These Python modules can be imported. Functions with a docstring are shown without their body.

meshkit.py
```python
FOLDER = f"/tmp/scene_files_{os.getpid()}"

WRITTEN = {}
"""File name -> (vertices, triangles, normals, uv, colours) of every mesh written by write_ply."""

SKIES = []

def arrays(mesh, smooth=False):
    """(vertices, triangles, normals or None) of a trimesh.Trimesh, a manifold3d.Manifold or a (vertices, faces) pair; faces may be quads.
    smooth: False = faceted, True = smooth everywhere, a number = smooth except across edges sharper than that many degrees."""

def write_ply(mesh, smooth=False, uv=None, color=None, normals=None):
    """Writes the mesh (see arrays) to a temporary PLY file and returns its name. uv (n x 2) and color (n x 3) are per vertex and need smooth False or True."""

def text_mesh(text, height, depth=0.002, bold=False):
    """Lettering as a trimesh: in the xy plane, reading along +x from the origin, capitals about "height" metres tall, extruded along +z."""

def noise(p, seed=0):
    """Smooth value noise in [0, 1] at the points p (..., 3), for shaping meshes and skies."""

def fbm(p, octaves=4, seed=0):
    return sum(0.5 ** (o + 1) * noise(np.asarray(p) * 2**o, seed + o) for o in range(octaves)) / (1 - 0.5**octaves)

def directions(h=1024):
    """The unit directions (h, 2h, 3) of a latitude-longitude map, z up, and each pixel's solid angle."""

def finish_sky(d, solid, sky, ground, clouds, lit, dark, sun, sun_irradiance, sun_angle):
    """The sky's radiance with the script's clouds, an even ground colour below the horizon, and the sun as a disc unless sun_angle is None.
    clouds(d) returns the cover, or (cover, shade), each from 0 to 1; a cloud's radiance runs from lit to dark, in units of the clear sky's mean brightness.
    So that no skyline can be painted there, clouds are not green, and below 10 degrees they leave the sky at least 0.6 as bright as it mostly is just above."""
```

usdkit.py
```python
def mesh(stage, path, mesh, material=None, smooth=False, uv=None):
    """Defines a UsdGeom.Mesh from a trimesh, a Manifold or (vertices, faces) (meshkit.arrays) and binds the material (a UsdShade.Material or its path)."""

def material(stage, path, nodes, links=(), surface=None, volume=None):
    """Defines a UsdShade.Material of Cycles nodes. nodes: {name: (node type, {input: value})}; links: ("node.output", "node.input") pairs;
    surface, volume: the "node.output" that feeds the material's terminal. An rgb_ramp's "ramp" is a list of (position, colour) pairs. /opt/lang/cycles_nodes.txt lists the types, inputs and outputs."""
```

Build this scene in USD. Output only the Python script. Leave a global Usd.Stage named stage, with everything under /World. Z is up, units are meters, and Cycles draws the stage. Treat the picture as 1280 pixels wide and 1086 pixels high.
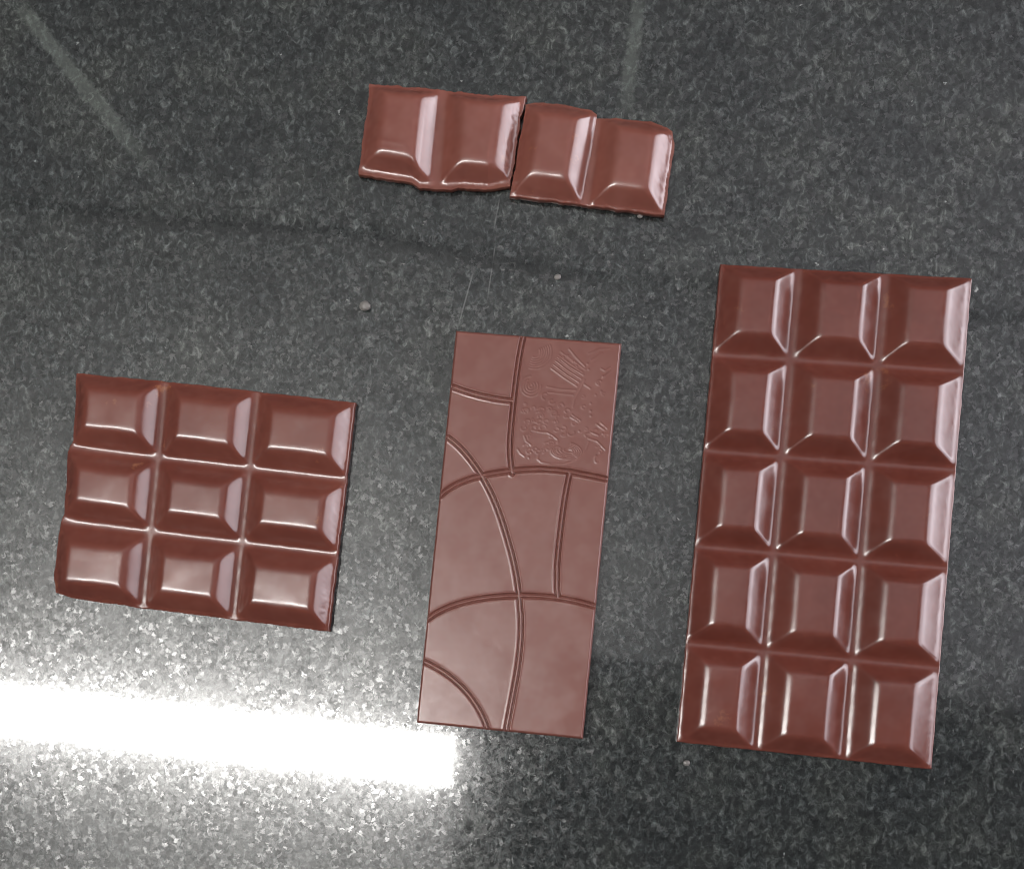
import math, random
import numpy as np, trimesh, usdkit, meshkit, shapely
from shapely.geometry import LineString, Polygon
from shapely.ops import polygonize, unary_union
from pxr import Usd, UsdGeom, UsdLux, UsdShade, Gf, Sdf, Vt

stage = Usd.Stage.CreateInMemory()
UsdGeom.SetStageUpAxis(stage, UsdGeom.Tokens.z)
UsdGeom.SetStageMetersPerUnit(stage, 1.0)
UsdGeom.Xform.Define(stage, '/World')
UsdGeom.Scope.Define(stage, '/World/Looks')

# ---------------------------------------------------------------- camera (a phone held 0.32 m above the worktop)
F, PX, PY, CAM_H = 1280.0, 640.0, 853.0, 0.32        # focal length and principal point in photograph pixels (cropped picture)
PITCH, ROLL = math.radians(-0.53), math.radians(4.31)
def cam_rot():
    cp, sp, cr, sr = math.cos(PITCH), math.sin(PITCH), math.cos(ROLL), math.sin(ROLL)
    return np.array([[1, 0, 0], [0, cp, -sp], [0, sp, cp]]) @ np.array([[cr, 0, sr], [0, 1, 0], [-sr, 0, cr]])
RC = cam_rot()
cam = UsdGeom.Camera.Define(stage, '/World/camera')
m4 = np.eye(4); m4[:3, :3] = RC; m4[:3, 3] = (0, 0, CAM_H)
cam.AddTransformOp().Set(Gf.Matrix4d(*m4.T.ravel().tolist()))
FOCAL = 26.0
AP = FOCAL * 1280.0 / F
cam.CreateFocalLengthAttr(FOCAL)
cam.CreateHorizontalApertureAttr(AP)
cam.CreateVerticalApertureAttr(AP * 868 / 1024)
cam.CreateHorizontalApertureOffsetAttr(0.0)
cam.CreateVerticalApertureOffsetAttr(AP * (PY - 543.0) / 1280.0)
cam.CreateClippingRangeAttr(Gf.Vec2f(0.02, 100.0))
cam.CreateExposureAttr(0.0)

def at(x, y, z=0.001):
    """The point of the worktop (or of a level z above it) that lies in that direction, world metres."""
    d = RC @ np.array([(x - PX) / F, -(y - PY) / F, -1.0])
    p = np.array([0, 0, CAM_H]) + d * ((CAM_H - z) / -d[2])
    return p

# ---------------------------------------------------------------- light
LAMP_H, CEIL_H = 1.60, 2.10
LAMP_L = 64.0
WINDOW_L, UPPER_L = 9.5, 5.4
FILL = 0.09
usdkit.material(stage, '/World/Looks/ambient', {'b': ('background_shader', {'color': (0.93, 0.98, 1.0), 'strength': FILL})}, surface='b.background')
dome = UsdLux.DomeLight.Define(stage, '/World/room_light')
UsdShade.MaterialBindingAPI.Apply(dome.GetPrim()).Bind(UsdShade.Material.Get(stage, '/World/Looks/ambient'))
for name, w, h, L, y, z in (('window_light', 1.5, 0.46, WINDOW_L, 0.60, 0.525), ('window_light_001', 2.4, 0.75, UPPER_L, 0.35, 1.10)):   # daylight from a window on the right; larger, dimmer light added above it
    win = UsdLux.RectLight.Define(stage, '/World/' + name)
    win.CreateWidthAttr(w); win.CreateHeightAttr(h)
    win.CreateIntensityAttr(L); win.CreateColorAttr(Gf.Vec3f(0.95, 0.92, 1.0))
    win.AddTranslateOp().Set(Gf.Vec3d(1.75, y, z))
    win.AddRotateXYZOp().Set(Gf.Vec3f(90, 0, 90))

# ---------------------------------------------------------------- helpers
used = {}
def numbered(parent, name):
    k = (parent, name); n = used.get(k, 0); used[k] = n + 1
    return name if n == 0 else f'{name}_{n:03d}'
def setd(prim, **kw):
    for k, v in kw.items():
        if v: prim.SetCustomDataByKey(k, v)
def put(name, v, f, mat, parent='/World', normals=None, smooth=False, **data):
    path = f'{parent}/{numbered(parent, name)}'
    m = usdkit.mesh(stage, path, (v, f), mat, smooth=smooth)
    if normals is not None:
        m.CreateNormalsAttr(Vt.Vec3fArray.FromNumpy(np.asarray(normals, np.float32)))
        m.SetNormalsInterpolation('vertex')
    setd(m.GetPrim(), **data)
    return m.GetPrim()
def thing(name, **data):
    path = f"/World/{numbered('/World', name)}"
    x = UsdGeom.Xform.Define(stage, path)
    setd(x.GetPrim(), **data)
    return path

# ---------------------------------------------------------------- materials
def chocolate(name, base, dark, rough, sheen_scale, scuff=0.0):
    nodes = {
        'tc': ('texture_coordinate', {}),
        'n1': ('noise_texture', {'scale': 55.0, 'detail': 4.0, 'roughness': 0.6}),
        'n2': ('noise_texture', {'scale': 420.0, 'detail': 3.0, 'roughness': 0.6}),
        'n3': ('noise_texture', {'scale': 130.0, 'detail': 2.0, 'roughness': 0.5}),
        'r1': ('rgb_ramp', {'ramp': [(0.0, dark), (0.35, dark), (0.68, base), (1.0, base)]}),
        'rr': ('rgb_ramp', {'ramp': [(0.0, (rough * 0.7,) * 3), (0.4, (rough * 0.85,) * 3), (0.62, (rough * 1.15,) * 3), (1.0, (rough * 1.6,) * 3)]}),
        'b1': ('bump', {'strength': 0.10, 'distance': 0.0006}),
        'b2': ('bump', {'strength': 0.05, 'distance': 0.0002}),
        'ns': ('noise_texture', {'scale': 62.0, 'detail': 5.0, 'roughness': 0.7}),
        'rs': ('map_range', {'range_type': 'smoothstep', 'from_min': 0.63, 'from_max': 0.71, 'to_min': 0.0, 'to_max': scuff, 'clamp': True}),
        'ms': ('mix_color', {'b': (0.30, 0.125, 0.055)}),
        'p': ('principled_bsdf', {'specular_ior_level': sheen_scale, 'ior': 1.5, 'subsurface_weight': 0.0}),
    }
    links = [('tc.object', 'n1.vector'), ('tc.object', 'n2.vector'), ('tc.object', 'n3.vector'), ('n1.fac', 'r1.fac'), ('n3.fac', 'rr.fac'), ('n3.fac', 'b1.height'),
             ('b1.normal', 'b2.normal'), ('n2.fac', 'b2.height'), ('b2.normal', 'p.normal'), ('tc.object', 'ns.vector'), ('ns.fac', 'rs.value'), ('rs.result', 'ms.fac'), ('r1.color', 'ms.a'), ('ms.result', 'p.base_color'), ('rr.color', 'p.roughness')]
    return usdkit.material(stage, f'/World/Looks/{name}', nodes, links, surface='p.BSDF')
choc_big = chocolate('dark_chocolate', (0.120, 0.032, 0.022), (0.098, 0.024, 0.016), 0.24, 0.74, 0.30)
choc_small = chocolate('glossy_chocolate', (0.130, 0.038, 0.026), (0.108, 0.029, 0.020), 0.22, 0.62, 0.5)
choc_mid = chocolate('matt_chocolate', (0.148, 0.055, 0.043), (0.136, 0.048, 0.037), 0.27, 0.56)
choc_top = chocolate('broken_chocolate', (0.172, 0.057, 0.042), (0.148, 0.045, 0.032), 0.25, 0.80, 0.45)
choc_snap = chocolate('snapped_chocolate', (0.170, 0.058, 0.040), (0.120, 0.036, 0.025), 0.60, 0.30)

def granite():
    nodes = {
        'tc': ('texture_coordinate', {}),
        'warp': ('noise_texture', {'scale': 500.0, 'detail': 3.0, 'roughness': 0.65}),
        'wm': ('vector_math', {'math_type': 'scale', 'scale': 0.0042}),
        'wa': ('vector_math', {'math_type': 'add'}),
        'v1': ('voronoi_texture', {'scale': 560.0, 'randomness': 1.0}),          # single crystals, about 1.5 mm
        'v3': ('voronoi_texture', {'scale': 900.0, 'randomness': 1.0}),
        's1': ('separate_color', {}), 's3': ('separate_color', {}),
        'nz': ('noise_texture', {'scale': 470.0, 'detail': 3.0, 'roughness': 0.68, 'distortion': 0.8}),
        'c1': ('rgb_ramp', {'ramp': [(0.0, (0.010, 0.011, 0.0108)), (0.38, (0.013, 0.0142, 0.014)), (0.49, (0.019, 0.0213, 0.0206)), (0.56, (0.031, 0.0345, 0.0332)), (0.64, (0.053, 0.058, 0.056)), (0.75, (0.10, 0.107, 0.103)), (1.0, (0.22, 0.225, 0.215))]}),
        'c3': ('rgb_ramp', {'ramp': [(0.0, (0.78,) * 3), (0.5, (0.97,) * 3), (0.9, (1.15,) * 3), (1.0, (1.45,) * 3)]}),
        'cl': ('noise_texture', {'scale': 34.0, 'detail': 4.0, 'roughness': 0.62}),
        'cr': ('rgb_ramp', {'ramp': [(0.0, (0.50, 0.52, 0.56)), (0.38, (0.72, 0.74, 0.77)), (0.5, (0.93, 0.94, 0.95)), (0.62, (1.15, 1.14, 1.10)), (1.0, (1.55, 1.52, 1.42))]}),
        'm3': ('mix_color', {'blend_type': 'multiply', 'fac': 1.0, 'use_clamp': False}),
        'm4': ('mix_color', {'blend_type': 'multiply', 'fac': 1.0, 'use_clamp': False}),
        'rf': ('rgb_ramp', {'ramp': [(0.0, (0.10,) * 3), (0.5, (0.155,) * 3), (1.0, (0.25,) * 3)]}),
        'sp': ('rgb_ramp', {'ramp': [(0.0, (0.22,) * 3), (0.3, (0.38,) * 3), (0.72, (0.55,) * 3), (0.9, (0.9,) * 3), (1.0, (1.5,) * 3)]}),
        'bump': ('bump', {'strength': 0.34, 'distance': 0.00010}),
        'cl2': ('noise_texture', {'scale': 95.0, 'detail': 2.0, 'roughness': 0.5}),        # dull hazy patches in the polish
        'hr': ('map_range', {'range_type': 'smoothstep', 'from_min': 0.52, 'from_max': 0.66, 'to_min': 0.0, 'to_max': 0.8, 'clamp': True}),
        'hz': ('mix_color', {'b': (0.5, 0.5, 0.5), 'use_clamp': False}),
        'vg': ('voronoi_texture', {'scale': 210.0, 'randomness': 1.0}), 'sg': ('separate_color', {}),   # single bright glints, painted into the colour as pale specks
        'g1': ('map_range', {'range_type': 'smoothstep', 'from_min': 0.05, 'from_max': 0.13, 'to_min': 1.0, 'to_max': 0.0, 'clamp': True}),
        'g2': ('math', {'math_type': 'greater_than', 'value2': 0.955}), 'g3': ('math', {'math_type': 'multiply'}),
        'mg': ('mix_color', {'b': (0.22, 0.228, 0.222), 'use_clamp': False}),
        'st': ('mapping', {'scale': (1.0, 0.72, 1.0)}),
        'flat': ('geometry', {}),
        'p': ('principled_bsdf', {'ior': 1.5, 'coat_weight': 0.65, 'coat_roughness': 0.045, 'coat_ior': 1.5}),
    }
    links = [('tc.object', 'warp.vector'), ('warp.color', 'wm.vector1'), ('tc.object', 'wa.vector1'), ('wm.vector', 'wa.vector2'), ('tc.object', 'cl.vector'), ('cl.fac', 'cr.fac'),
             ('wa.vector', 'v1.vector'), ('wa.vector', 'v3.vector'), ('tc.object', 'st.vector'), ('st.vector', 'nz.vector'), ('wa.vector', 'vg.vector'), ('vg.distance', 'g1.value'), ('vg.color', 'sg.color'), ('sg.r', 'g2.value1'), ('g1.result', 'g3.value1'), ('g2.value', 'g3.value2'), ('g3.value', 'mg.fac'), ('m4.result', 'mg.a'),
             ('v1.color', 's1.color'), ('v3.color', 's3.color'), ('flat.normal', 'p.coat_normal'),
             ('nz.fac', 'c1.fac'), ('c1.color', 'm3.a'), ('cr.color', 'm3.b'), ('s1.r', 'c3.fac'), ('m3.result', 'm4.a'), ('c3.color', 'm4.b'),
             ('s3.g', 'rf.fac'), ('rf.color', 'p.roughness'), ('s3.b', 'sp.fac'), ('sp.color', 'hz.a'), ('cl2.fac', 'hr.value'), ('hr.result', 'hz.fac'), ('tc.object', 'cl2.vector'), ('hz.result', 'p.specular_ior_level'),
             ('s1.b', 'bump.height'), ('bump.normal', 'p.normal')]
    last = 'mg.result'
    # pale streaks, hairline scratches in the polish and a painted dark reflection: (x0, y0), (x1, y1) photograph pixels of the ends, half width mm, strength, colour
    marks = [((12, -8), (212, 240), 3.1, 0.33, (0.115, 0.13, 0.115)), ((800, -10), (779, 165), 2.8, 0.30, (0.115, 0.13, 0.115)),
             ((625, 245), (616, 295), 0.28, 0.3, (0.20, 0.205, 0.20)), ((620, 300), (607, 390), 0.25, 0.28, (0.18, 0.185, 0.18)), ((592, 338), (570, 418), 0.3, 0.36, (0.19, 0.195, 0.19)),
             ((60, 266), (500, 303), 2.9, 0.8, (0.012, 0.013, 0.013)), ((440, 298), (800, 360), 2.9, 0.8, (0.012, 0.013, 0.013))]  # dark line mirrored from the ceiling joint, painted into the base colour
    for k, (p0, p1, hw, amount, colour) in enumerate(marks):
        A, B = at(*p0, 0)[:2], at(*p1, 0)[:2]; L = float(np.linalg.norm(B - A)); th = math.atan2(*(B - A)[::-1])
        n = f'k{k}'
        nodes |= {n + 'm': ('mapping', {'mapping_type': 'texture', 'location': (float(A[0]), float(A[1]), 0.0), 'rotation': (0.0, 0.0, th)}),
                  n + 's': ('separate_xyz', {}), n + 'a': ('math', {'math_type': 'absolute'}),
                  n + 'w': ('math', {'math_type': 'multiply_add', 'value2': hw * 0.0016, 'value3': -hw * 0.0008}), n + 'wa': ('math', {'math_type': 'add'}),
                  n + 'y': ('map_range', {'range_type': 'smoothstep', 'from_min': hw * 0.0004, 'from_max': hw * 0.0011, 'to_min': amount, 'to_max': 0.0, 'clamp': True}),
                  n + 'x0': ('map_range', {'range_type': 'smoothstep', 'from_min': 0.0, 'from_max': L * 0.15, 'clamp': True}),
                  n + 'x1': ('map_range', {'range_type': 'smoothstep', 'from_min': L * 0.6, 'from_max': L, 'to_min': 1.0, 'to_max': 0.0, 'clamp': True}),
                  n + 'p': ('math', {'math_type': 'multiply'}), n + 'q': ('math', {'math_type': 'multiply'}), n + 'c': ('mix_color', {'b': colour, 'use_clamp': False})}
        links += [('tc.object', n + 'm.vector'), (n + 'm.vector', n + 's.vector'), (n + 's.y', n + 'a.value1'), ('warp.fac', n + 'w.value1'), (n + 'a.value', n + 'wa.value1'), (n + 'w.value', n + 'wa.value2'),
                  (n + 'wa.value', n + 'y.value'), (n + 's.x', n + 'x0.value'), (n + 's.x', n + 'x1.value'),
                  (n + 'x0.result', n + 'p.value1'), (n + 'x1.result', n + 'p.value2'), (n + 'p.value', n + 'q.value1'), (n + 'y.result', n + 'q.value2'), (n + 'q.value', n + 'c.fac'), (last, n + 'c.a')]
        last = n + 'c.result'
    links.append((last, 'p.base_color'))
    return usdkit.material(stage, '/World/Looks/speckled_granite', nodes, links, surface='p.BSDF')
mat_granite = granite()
mat_lamp = usdkit.material(stage, '/World/Looks/lamp_diffuser', {'e': ('emission', {'color': (1.0, 0.98, 0.95), 'strength': LAMP_L})}, surface='e.emission')
mat_white = usdkit.material(stage, '/World/Looks/white_paint', {'p': ('principled_bsdf', {'base_color': (0.8, 0.8, 0.79), 'roughness': 0.6})}, surface='p.BSDF')

# ---------------------------------------------------------------- the worktop, the ceiling and its lamp
slab = trimesh.creation.box([1.6, 1.3, 0.03]); slab.apply_translation([0, 0.05, -0.015])
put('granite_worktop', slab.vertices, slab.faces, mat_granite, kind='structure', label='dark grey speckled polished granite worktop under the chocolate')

KR = (CAM_H + LAMP_H) / CAM_H
e0, e1 = at(565, 953, 0) * KR, at(0, 888, 0) * KR       # the lamp is where the worktop mirrors it
ax = (e1 - e0)[:2]; ax /= np.linalg.norm(ax)
ang = math.atan2(ax[1], ax[0])
def placed_box(size, along, across, z):
    b = trimesh.creation.box(size)
    b.apply_transform(trimesh.transformations.rotation_matrix(ang, [0, 0, 1]))
    nrm = np.array([-ax[1], ax[0]])
    c = e0[:2] + ax * along + nrm * across
    b.apply_translation([c[0], c[1], z]); return b
lamp = thing('ceiling_lamp', label='long white tube lamp mirrored in the granite at lower left', category='lamp')
b = placed_box([1.25, 0.088, 0.055], 0.625, 0, LAMP_H + 0.0275); put('diffuser', b.vertices, b.faces, mat_lamp, lamp)
for along in (-0.012, 1.262):
    b = placed_box([0.022, 0.092, 0.06], along, 0, LAMP_H + 0.0275); put('end_cap', b.vertices, b.faces, mat_white, lamp)
for along in (0.25, 1.0):
    b = placed_box([0.008, 0.008, CEIL_H - LAMP_H - 0.06], along, 0, (CEIL_H + LAMP_H) / 2 + 0.025); put('hanger', b.vertices, b.faces, mat_white, lamp)
def mirrored(x, y, h): return at(x, y, 0)[:2] * (CAM_H + h) / CAM_H
outline = [mirrored(*q, CEIL_H) for q in ((-800, 200), (460, 298), (742, 352), (1500, 430), (1500, 905), (575, 800), (545, 1500), (-800, 1500))]  # unseen ceiling, cut away at lower right to keep that reflection dark
far = [mirrored(*q, CEIL_H) for q in ((-800, 176), (460, 276), (742, 332), (1500, 412), (1500, -1100), (-800, -1100))]
for ring, words in ((outline, 'white ceiling above the worktop'), (far, 'far panel of the white ceiling beyond a dark joint')):
    c = trimesh.creation.extrude_polygon(Polygon(ring), 0.03, engine='earcut'); c.apply_translation([0, 0, CEIL_H])
    put('ceiling', c.vertices, c.faces, mat_white, kind='structure', label=words)

# ---------------------------------------------------------------- chocolate surfaces
def smin(a, b, k):
    h = np.clip(0.5 + 0.5 * (b - a) / k, 0, 1)
    return b * (1 - h) + a * h - k * h * (1 - h)
def poly_at(pts, s):
    """pts: (s, x, y) pixels along an edge -> world xy at parameters s."""
    p = np.array([[q[0], *at(q[1], q[2])[:2]] for q in pts])
    return np.stack([np.interp(s, p[:, 0], p[:, 1]), np.interp(s, p[:, 0], p[:, 2])], -1)

class Patch:
    """A moulded slab: a grid between a top and a bottom edge and two ends, with sides that drop to the worktop."""
    def __init__(self, top, bottom, W, H, step, zfun, rim_noise=0.10, left=None, right=None, seed=1, blur=0.0, sides=((0.10, 0.10), (0.18, 0.45), (0.10, 0.75), (-0.45, 1.0))):
        nu, nv = int(W / step) + 1, int(H / step) + 1
        s, t = np.linspace(0, 1, nu), np.linspace(0, 1, nv)
        T, B = poly_at(top, s), poly_at(bottom, s)
        P = T[None] * (1 - t)[:, None, None] + B[None] * t[:, None, None]           # (nv, nu, 2)
        for edge, w in ((left, 1 - s), (right, s)):                                 # ends that are not straight
            if edge is not None:
                E = poly_at(edge, t)
                straight = P[:, 0] if edge is left else P[:, -1]
                P = P + (E - straight)[:, None] * (np.clip(w, 0, 1) ** 6)[None, :, None]
        S, TT = np.meshgrid(s, t)
        U, V = S * W, TT * H
        du = np.minimum(np.minimum(U, W - U), np.minimum(V, H - V))                 # mm to the edge
        w = np.exp(-du / 2.0)[..., None]
        q = np.stack([P[..., 0] * 1000 * 0.35, P[..., 1] * 1000 * 0.35, np.full_like(U, seed)], -1)
        q2 = q * [3.1, 3.1, 1]
        jit = np.stack([meshkit.fbm(q, 3, seed) - .5, meshkit.fbm(q, 3, seed + 9) - .5], -1) * 2.4 + np.stack([meshkit.noise(q2, seed + 3) - .5, meshkit.noise(q2, seed + 4) - .5], -1) * 0.6
        P = P + jit * w * rim_noise * 1e-3
        Z = zfun(U, V)
        if blur:
            from scipy.ndimage import gaussian_filter
            Z = gaussian_filter(Z, blur / step, mode='nearest')
        # outward direction of the border, then rings of the side wall
        def pad(A): return np.pad(A, ((1, 1), (1, 1)), mode='edge')
        ou = (P[:, -1] - P[:, 0]); ou = ou / np.linalg.norm(ou, axis=-1, keepdims=True)
        ov = (P[-1] - P[0]); ov = ov / np.linalg.norm(ov, axis=-1, keepdims=True)
        X, Y, ZZ = P[..., 0], P[..., 1], Z
        ou0, ov0 = ou.mean(0), ov.mean(0); ou0 /= np.linalg.norm(ou0); ov0 /= np.linalg.norm(ov0)
        Zb, last = Z, 0.0
        ZB = Z.copy()
        for off, frac in sides:
            X, Y, ZZ, ZB = pad(X), pad(Y), pad(ZZ), pad(ZB)
            n, m = X.shape
            I, J = np.meshgrid(np.arange(n), np.arange(m), indexing='ij')
            d = (off - last) * 1e-3; last = off
            a = (J == m - 1) * 1.0 - (J == 0); c = (I == n - 1) * 1.0 - (I == 0)
            X = X + d * (a * ou0[0] + c * ov0[0]); Y = Y + d * (a * ou0[1] + c * ov0[1])
            ZZ = np.where((a != 0) | (c != 0), ZB * (1 - frac), ZZ)
        pads = len(sides)
        self.U, self.V = np.pad(U, pads, mode='edge'), np.pad(V, pads, mode='edge')
        self.P = np.stack([X, Y, ZZ * 1e-3], -1)
        n, m = X.shape
        idx = np.arange(n * m).reshape(n, m)
        a, b, c, d = idx[:-1, :-1].ravel(), idx[:-1, 1:].ravel(), idx[1:, 1:].ravel(), idx[1:, :-1].ravel()
        self.F = np.concatenate([np.stack([a, d, c], 1), np.stack([a, c, b], 1)])
        self.fu = np.tile(0.25 * sum(self.U.ravel()[k] for k in (a, b, c, d)), 2)
        self.fv = np.tile(0.25 * sum(self.V.ravel()[k] for k in (a, b, c, d)), 2)
        v = self.P.reshape(-1, 3)
        fn = np.cross(v[self.F[:, 1]] - v[self.F[:, 0]], v[self.F[:, 2]] - v[self.F[:, 0]])
        N = np.zeros_like(v)
        for k in range(3): np.add.at(N, self.F[:, k], fn)
        self.N = N / np.maximum(np.linalg.norm(N, axis=1, keepdims=True), 1e-30)
        self.v = v
    def emit(self, labels, names, mat, parent, part_labels={}):
        for k, name in enumerate(names):
            f = self.F[labels == k]
            if not len(f): continue
            u, inv = np.unique(f, return_inverse=True)
            put(name, self.v[u], inv.reshape(-1, 3), mat, parent, normals=self.N[u], label=part_labels.get(k))

def squares(W, H, cols, rows, zg, top, bevel_u, bevel_v, groove, k=0.9, kf=1.1, rim=0.5, seed=3, wear=0.22, rim_bottom=None, crown=0.16, bow=0.2, last_bevel=1.0):
    """Height (mm) of a grid of hipped squares. cols, rows: groove centres in mm including both ends."""
    cols, rows = np.asarray(cols, float), np.asarray(rows, float)
    def arch(d, g, w):
        t = (d - g) / w
        return zg + (top - zg) * np.where(t < 1.6, t * (1 + bow) - bow * t * t, 1.6 * (1 + bow) - bow * 2.56)
    def z(U, V):
        i = np.clip(np.searchsorted(cols, U, 'right') - 1, 0, len(cols) - 2)
        j = np.clip(np.searchsorted(rows, V, 'right') - 1, 0, len(rows) - 2)
        gl = np.where(i == 0, rim, groove); gr = np.where(i == len(cols) - 2, rim, groove)
        gt = np.where(j == 0, rim, groove); gb = np.where(j == len(rows) - 2, rim if rim_bottom is None else rim_bottom, groove)
        wob = (meshkit.fbm(np.stack([U * .12, V * .12, i * 5.7 + j * 3.1], -1), 2, seed) - .5)
        e = [arch(U - cols[i], gl, bevel_u), arch(cols[i + 1] - U, gr, np.where(i == len(cols) - 2, bevel_u * last_bevel, bevel_u)), arch(V - rows[j], gt, bevel_v), arch(rows[j + 1] - V, gb, bevel_v)]
        a = smin(e[0], e[1], k * .7); b = smin(e[2], e[3], k * .7)
        zz = smin(smin(a, b, k * .8), top + wob * wear + crown * (0.5 - ((U - cols[i]) / (cols[i + 1] - cols[i]) - .5) ** 2 * 4 - ((V - rows[j]) / (rows[j + 1] - rows[j]) - .5) ** 2 * 4), k)
        floor = zg + 0.12 * (meshkit.noise(np.stack([U * .5, V * .5, 0 * U], -1), seed + 2) - .5)
        zz = -smin(-zz, -floor, kf)
        return zz
    return z
def cell_labels(p, cols, rows):
    i = np.clip(np.searchsorted(cols, p.fu, 'right') - 1, 0, len(cols) - 2)
    j = np.clip(np.searchsorted(rows, p.fv, 'right') - 1, 0, len(rows) - 2)
    return j * (len(cols) - 1) + i

# big bar, three by five squares
W, H = 75.4, 146.7
cols, rows = [0, 23.6, 49.6, W], [0, 27.6, 57.0, 86.3, 116.2, H]
bar = Patch([(0, 900, 333.5), (1, 1212, 351)], [(0, 846, 926), (1, 1161.8, 960)], W, H, 0.34, squares(W, H, cols, rows, 2.6, 7.2, 5.8, 4.6, 1.15, k=0.8, kf=0.9, bow=0.08, last_bevel=1.3), 0.12, seed=5, blur=0.55)
root = thing('chocolate_bar', label='largest dark chocolate bar at right, whole, three squares wide and five long', category='chocolate bar')
bar.emit(cell_labels(bar, cols, rows), ['square'] * 15, choc_big, root)

# small bar, three by three squares
W, H = 90.6, 71.6
cols, rows = [0, 29.4, 59.4, W], [0, 24.2, 47.6, H]
bar = Patch([(0, 99, 468.5), (0.34, 216, 479.5), (1, 445, 505)], [(0, 73, 741), (0.06, 92, 747), (0.34, 188, 761), (1, 412, 789)], W, H, 0.34,
            squares(W, H, cols, rows, 2.6, 7.0, 5.0, 5.1, 1.3, k=0.8, kf=0.9, seed=8), 0.2, seed=6, blur=0.62,
            left=[(0, 99, 468.5), (0.15, 98, 505), (0.31, 95, 552), (0.335, 91, 558), (0.36, 88, 566), (0.5, 86.5, 603), (0.64, 84, 643), (0.67, 79.5, 653), (0.7, 78, 662), (0.9, 71, 720), (1, 73, 741)])
root = thing('chocolate_bar', label='glossy chocolate slab at lower left, three squares by three squares', category='chocolate bar')
bar.emit(cell_labels(bar, cols, rows), ['square'] * 9, choc_small, root)

# the two broken strips at the top
W, H = 50.0, 28.6
cols, rows = [0, 24.6, W], [0, H]
def ridged(zf):
    """Faint mould lines along the lower left of the piece."""
    def z(U, V):
        m = 1 / (1 + np.exp((U - 15) / 1.2)) / (1 + np.exp((2.5 - U) / 0.6))
        return zf(U, V) + m * sum(a * np.exp(-((V - c - 0.01 * U) / 0.38) ** 2) for a, c in ((0.16, 19.4), (0.18, 22.0), (0.18, 23.9)))
    return z
strip = Patch([(0, 463.8, 108.4), (0.3, 520, 113), (0.55, 566, 117.5), (0.8, 616, 123), (1, 656, 125.3)],
              [(0, 449.8, 219.6), (0.2, 486, 226), (0.34, 515.5, 231), (0.40, 525, 238), (0.52, 551.6, 240), (0.66, 580, 238), (0.85, 609, 240), (0.94, 628, 235.5), (1, 638, 235)],
              W, H, 0.25, ridged(squares(W, H, cols, rows, 2.4, 7.0, 5.8, 3.8, 1.5, k=1.3, kf=0.9, rim=0.8, seed=12, rim_bottom=2.0)), 0.42, seed=11, blur=0.5)
root = thing('chocolate_piece', label='left broken piece of two chocolate squares, ragged along its lower edge', category='chocolate piece')
lab = cell_labels(strip, cols, rows); lab[strip.fv > H - 0.55 - 0.5 * meshkit.noise(np.stack([strip.fu, strip.fv * 0, strip.fu * 0], -1), 2)] = 2
strip.emit(np.where(lab == 2, -1, lab), ['square'] * 2, choc_top, root)
strip.emit(np.where(lab == 2, 0, -1), ['broken_edge'], choc_snap, root)
W, H = 48.0, 28.0
cols, rows = [0, 24.4, W], [0, H]
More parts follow.
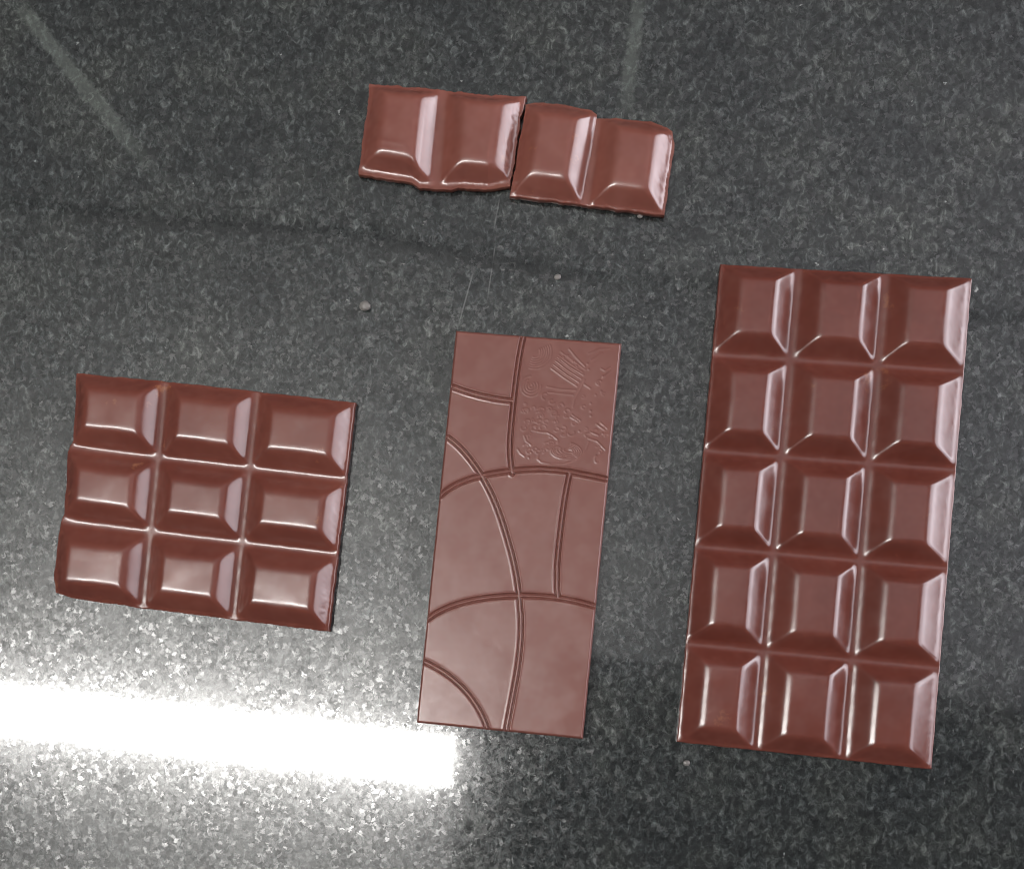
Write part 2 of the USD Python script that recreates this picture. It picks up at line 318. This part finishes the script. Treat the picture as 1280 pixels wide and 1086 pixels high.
strip = Patch([(0, 658, 134), (0.06, 666, 132), (0.25, 702, 133.4), (0.44, 740, 142), (0.485, 746, 147.5), (0.51, 745.5, 151.5), (0.62, 770, 151.3), (0.85, 812, 156), (0.96, 833, 163), (1, 839, 167)],
              [(0, 638, 247.5), (0.5, 730, 259), (1, 829.5, 271.7)],
              W, H, 0.25, squares(W, H, cols, rows, 2.4, 7.2, 5.7, 5.0, 1.4, k=1.0, kf=0.9, rim=0.4, seed=15), 0.25, seed=14, blur=0.42,
              right=[(0, 839, 167), (0.13, 842.5, 182), (0.35, 839, 208), (0.6, 835, 232), (1, 829.5, 271.7)])
root = thing('chocolate_piece', label='right broken piece of two chocolate squares, stepped along its upper edge', category='chocolate piece')
lab = cell_labels(strip, cols, rows); ragged = 0.5 * meshkit.noise(np.stack([strip.fu, strip.fv, strip.fu * 0], -1), 6)
lab[(strip.fv < 0.35 + ragged) | (strip.fu > W - 0.4 - ragged)] = 2
strip.emit(np.where(lab == 2, -1, lab), ['square'] * 2, choc_top, root)
strip.emit(np.where(lab == 2, 0, -1), ['broken_edge'], choc_snap, root)

# thin bar with curved score lines and an embossed corner
W, H = 51.6, 121.8
TL, TR, BR, BL = (571.6, 417.5), (776.5, 433.5), (728.6, 922.4), (522.9, 902.3)
quad = [at(*q)[:2] for q in (TL, TR, BR, BL)]
A = []; bb = []
for (X, Y), (u, v) in zip(quad, ((0, 0), (W, 0), (W, H), (0, H))):
    A += [[X, Y, 1, 0, 0, 0, -u * X, -u * Y], [0, 0, 0, X, Y, 1, -v * X, -v * Y]]; bb += [u, v]
hom = np.linalg.solve(np.array(A), np.array(bb))
def uv(x, y):
    X, Y = at(x, y, 0.0045)[:2] ; X, Y = X, Y
    d = hom[6] * X + hom[7] * Y + 1
    return ((hom[0] * X + hom[1] * Y + hom[2]) / d, (hom[3] * X + hom[4] * Y + hom[5]) / d)
def spline(pts, n=40):
    p = np.array([uv(*q) for q in pts]); t = np.r_[0, np.cumsum(np.linalg.norm(np.diff(p, axis=0), axis=1))]
    from scipy.interpolate import CubicSpline
    cs = CubicSpline(t, p); return cs(np.linspace(0, t[-1], n))
curves = [spline(c) for c in (
    [(654.3, 419), (646.3, 464.4), (640.4, 516), (637.6, 554.7), (640.6, 590)],
    [(567, 483), (602.5, 494.1), (641.5, 500.3)],
    [(560.5, 545.5), (581.9, 565), (602.5, 593.3), (620.5, 629.4), (635, 673.3), (643.0, 704), (649.2, 745), (651.3, 776), (647.9, 827.6), (641.5, 866.2), (632.9, 913)],
    [(551, 617.5), (574.1, 602.4), (602.5, 593.3), (638.6, 587.2), (674.7, 585), (710.8, 588.2), (763, 598.5)],
    [(712.5, 588), (705.6, 624.3), (699.9, 668), (696.9, 698.7), (697.7, 746)],
    [(533, 773.5), (561.6, 757.2), (600.2, 747), (649.2, 743), (690.5, 745), (748, 758)],
    [(527, 824.5), (556.4, 840.5), (584.8, 866.2), (600.2, 889.4), (610, 913)])]
def dist_lines(U, V, lines):
    from scipy.spatial import cKDTree
    pts = []
    for c in lines:
        c = np.asarray(c); L = np.r_[0, np.cumsum(np.linalg.norm(np.diff(c, axis=0), axis=1))]
        q = np.arange(0, L[-1] + .04, .04); pts.append(np.stack([np.interp(q, L, c[:, 0]), np.interp(q, L, c[:, 1])], 1))
    return cKDTree(np.vstack(pts)).query(np.stack([U.ravel(), V.ravel()], 1))[0].reshape(U.shape)
# raised line drawing in the top right panel, given in a 965 x 1086 enlargement of that corner
def zm(x, y): return uv(630 + x / 6.03, 420 + y / 6.03)
def arc(cx, cy, rx, ry, a0, a1, n=24, tilt=0):
    t = np.radians(np.linspace(a0, a1, n)); c, s_ = math.cos(math.radians(tilt)), math.sin(math.radians(tilt))
    return [zm(cx + rx * math.cos(q) * c - ry * math.sin(q) * s_, cy + rx * math.cos(q) * s_ + ry * math.sin(q) * c) for q in t]
def ln(*p): return [zm(*q) for q in p]
bold, fine, dots = [], [], []
for r in range(40, 130, 17): fine.append(arc(235, 120, r, r, -25, 110))
for k in range(4): bold.append(ln((360 + k * 17, 242 - k * 27), (455 + k * 15, 312 - k * 26), (548 + k * 17, 372 - k * 27)))
for k in range(5): fine.append(ln((368 + k * 16, 228 - k * 27), (550 + k * 16, 358 - k * 27)))
bold.append(ln((495, 100), (545, 160), (612, 228)))
dots += [(420, 178), (482, 148), (521, 190), (550, 226), (586, 266), (450, 160), (630, 208), (640, 250)]
for r in (14, 34, 54, 76): fine.append(arc(205, 375, r, r, -80 + r, 190 + r))
fine += [ln((330, 380), (430, 398), (540, 405)), ln((335, 420), (520, 440)), ln((610, 330), (575, 400), (535, 470), (520, 530)), ln((640, 130), (720, 100), (800, 95)), ln((660, 180), (740, 130))]
bold.append(ln((608, 362), (650, 390)))
for cx, cy in ((170, 556), (280, 600), (342, 545), (380, 585), (390, 645), (268, 640), (365, 492), (180, 640), (225, 690), (430, 520), (320, 640), (150, 690), (480, 560), (450, 690), (400, 700)):
    fine.append(arc(cx, cy, 20, 15, (cx * 7) % 360, (cx * 7) % 360 + 230, 12)); 
for cx, cy in ((282, 596), (342, 548), (540, 618), (570, 712), (655, 560), (656, 596), (655, 505), (388, 640), (748, 302), (712, 350), (745, 730), (725, 872), (205, 870), (188, 908), (692, 440), (735, 415)): dots.append((cx, cy))
bold += [ln((505, 605), (560, 640)), ln((515, 590), (575, 630)), ln((735, 245), (765, 262), (800, 240)), arc(720, 350, 22, 16, 100, 300), ln((760, 300), (800, 262))]
bold += [ln((700, 660), (755, 700)), ln((730, 648), (780, 690)), ln((655, 718), (712, 742)), ln((640, 765), (700, 785), (765, 850)), arc(700, 922, 14, 26, 60, 260)]
bold += [ln((262, 714), (330, 722), (375, 748), (405, 775)), ln((155, 745), (168, 785), (205, 815)), ln((108, 848), (125, 878), (155, 898)), ln((255, 920), (285, 945), (350, 956))]
fine += [ln((350, 956), (450, 958), (560, 915), (620, 850), (640, 790)), ln((255, 920), (262, 885), (310, 840), (360, 800)), ln((160, 745), (200, 700), (262, 714))]
for k, (rx, ry) in enumerate(((118, 62), (98, 50), (78, 38), (56, 26), (34, 14))):
    bold.append(arc(470 + k * 4, 858, rx, ry, -75, 40, tilt=8)); fine.append(arc(470 + k * 4, 858, rx, ry, 40, 200, tilt=8))
bold.append(arc(440, 870, 82, 44, 70, 200, tilt=6)); bold.append(arc(430, 868, 60, 28, 80, 200, tilt=6))
rs = random.Random(12)
for _ in range(46):                                                                # fine curls between the larger strokes
    cx, cy, r, a0 = rs.uniform(150, 790), rs.uniform(430, 900), rs.uniform(10, 26), rs.uniform(0, 360)
    fine.append(arc(cx, cy, r, r * rs.uniform(.5, 1), a0, a0 + rs.uniform(120, 260), 10))
dotp = np.array([zm(*q) for q in dots])

def thin_z(U, V):
    rim = 0.35
    e = np.minimum(np.minimum(U, W - U), np.minimum(V, H - V))
    z = 4.6 + 0.10 * (meshkit.fbm(np.stack([U * .05, V * .05, 0 * U], -1), 3, 4) - .5)
    d = dist_lines(U, V, curves)
    prof = 0.64 * np.exp(-((d - 0.60) / 0.25) ** 2) + 0.12 * np.exp(-(d / 0.5) ** 2)
    lip = 0.09 * np.exp(-((d - 1.15) / 0.26) ** 2)
    z = z - prof + lip
    box = (U > W * .36) & (V < H * .34)
    r = np.zeros_like(U)
    bu, bv = U[box], V[box]
    r[box] = 0.075 * np.exp(-(dist_lines(bu, bv, bold) / 0.33) ** 2)
    r[box] = np.maximum(r[box], 0.045 * np.exp(-(dist_lines(bu, bv, fine) / 0.30) ** 2))
    from scipy.spatial import cKDTree
    r[box] = np.maximum(r[box], 0.085 * np.exp(-(cKDTree(dotp).query(np.stack([bu, bv], 1))[0] / 0.36) ** 2))
    z = z + r
    return smin(z, 3.9 + e * 1.5, 0.5)
thin = Patch([(0, *TL), (1, *TR)], [(0, *BL), (1, *BR)], W, H, 0.12, thin_z, 0.05, seed=21, sides=((0.03, 0.10), (0.05, 0.55), (-0.35, 1.0)))
def extend(c, d=.6):
    c = np.asarray(c); a = c[0] + (c[0] - c[1]) / np.linalg.norm(c[0] - c[1]) * d; b = c[-1] + (c[-1] - c[-2]) / np.linalg.norm(c[-1] - c[-2]) * d
    return LineString(np.vstack([a, c, b]))
cells = [g for g in polygonize(unary_union([shapely.box(-3, -3, W + 3, H + 3).exterior] + [extend(c, 4 if k in (2, 3, 5, 6) else 1.0) for k, c in enumerate(curves)])) if g.area > 12]
cells = sorted(cells, key=lambda g: (round(g.centroid.y / 12), g.centroid.x))
lab = np.full(len(thin.fu), -1)
fp = shapely.points(thin.fu, thin.fv)
best = np.full(len(lab), 1e9)
for k, g in enumerate(cells):
    d = shapely.distance(g, fp); take = d < best; lab[take] = k; best[take] = d[take]
root = thing('chocolate_bar', label='flat matt chocolate bar in the middle with curved score lines and embossed corner', category='chocolate bar')
emb = max(range(len(cells)), key=lambda k: cells[k].contains(shapely.Point(W * .75, H * .15)))
thin.emit(lab, ['embossed_panel' if k == emb else 'panel' for k in range(len(cells))], choc_mid, root, {emb: 'panel embossed with swirls, stripes and dots'})
print('thin bar panels', len(cells))

# crumbs and specks lying on the worktop
def blob(x, y, r, mat, seed, **data):
    m = trimesh.creation.icosphere(3, 1.0); v = np.array(m.vertices)
    v *= (0.75 + 0.5 * meshkit.fbm(v * 1.7 + seed, 3, seed))[:, None] * [1.15, 0.95, 0.6]
    c = at(x, y, 0); v = v * r; v[:, 2] -= v[:, 2].min() + 0.12 * r
    put('crumb', v + [c[0], c[1], 0], m.faces, mat, smooth=True, **data)
mat_pale = usdkit.material(stage, '/World/Looks/pale_crumb', {'p': ('principled_bsdf', {'base_color': (0.15, 0.14, 0.13), 'roughness': 0.35})}, surface='p.BSDF')
blob(457, 384, 0.0016, mat_pale, 3, label='pale round crumb alone on the granite above the small slab', category='crumb')
blob(800, 271, 0.0008, mat_pale, 7, label='tiny pale crumb below the right broken piece', category='crumb')
blob(697, 347, 0.0009, mat_pale, 9, label='tiny pale crumb above the embossed corner of the middle bar', category='crumb')
blob(858, 953, 0.0009, mat_pale, 12, label='tiny pale crumb under the lower left corner of the largest bar', category='crumb')
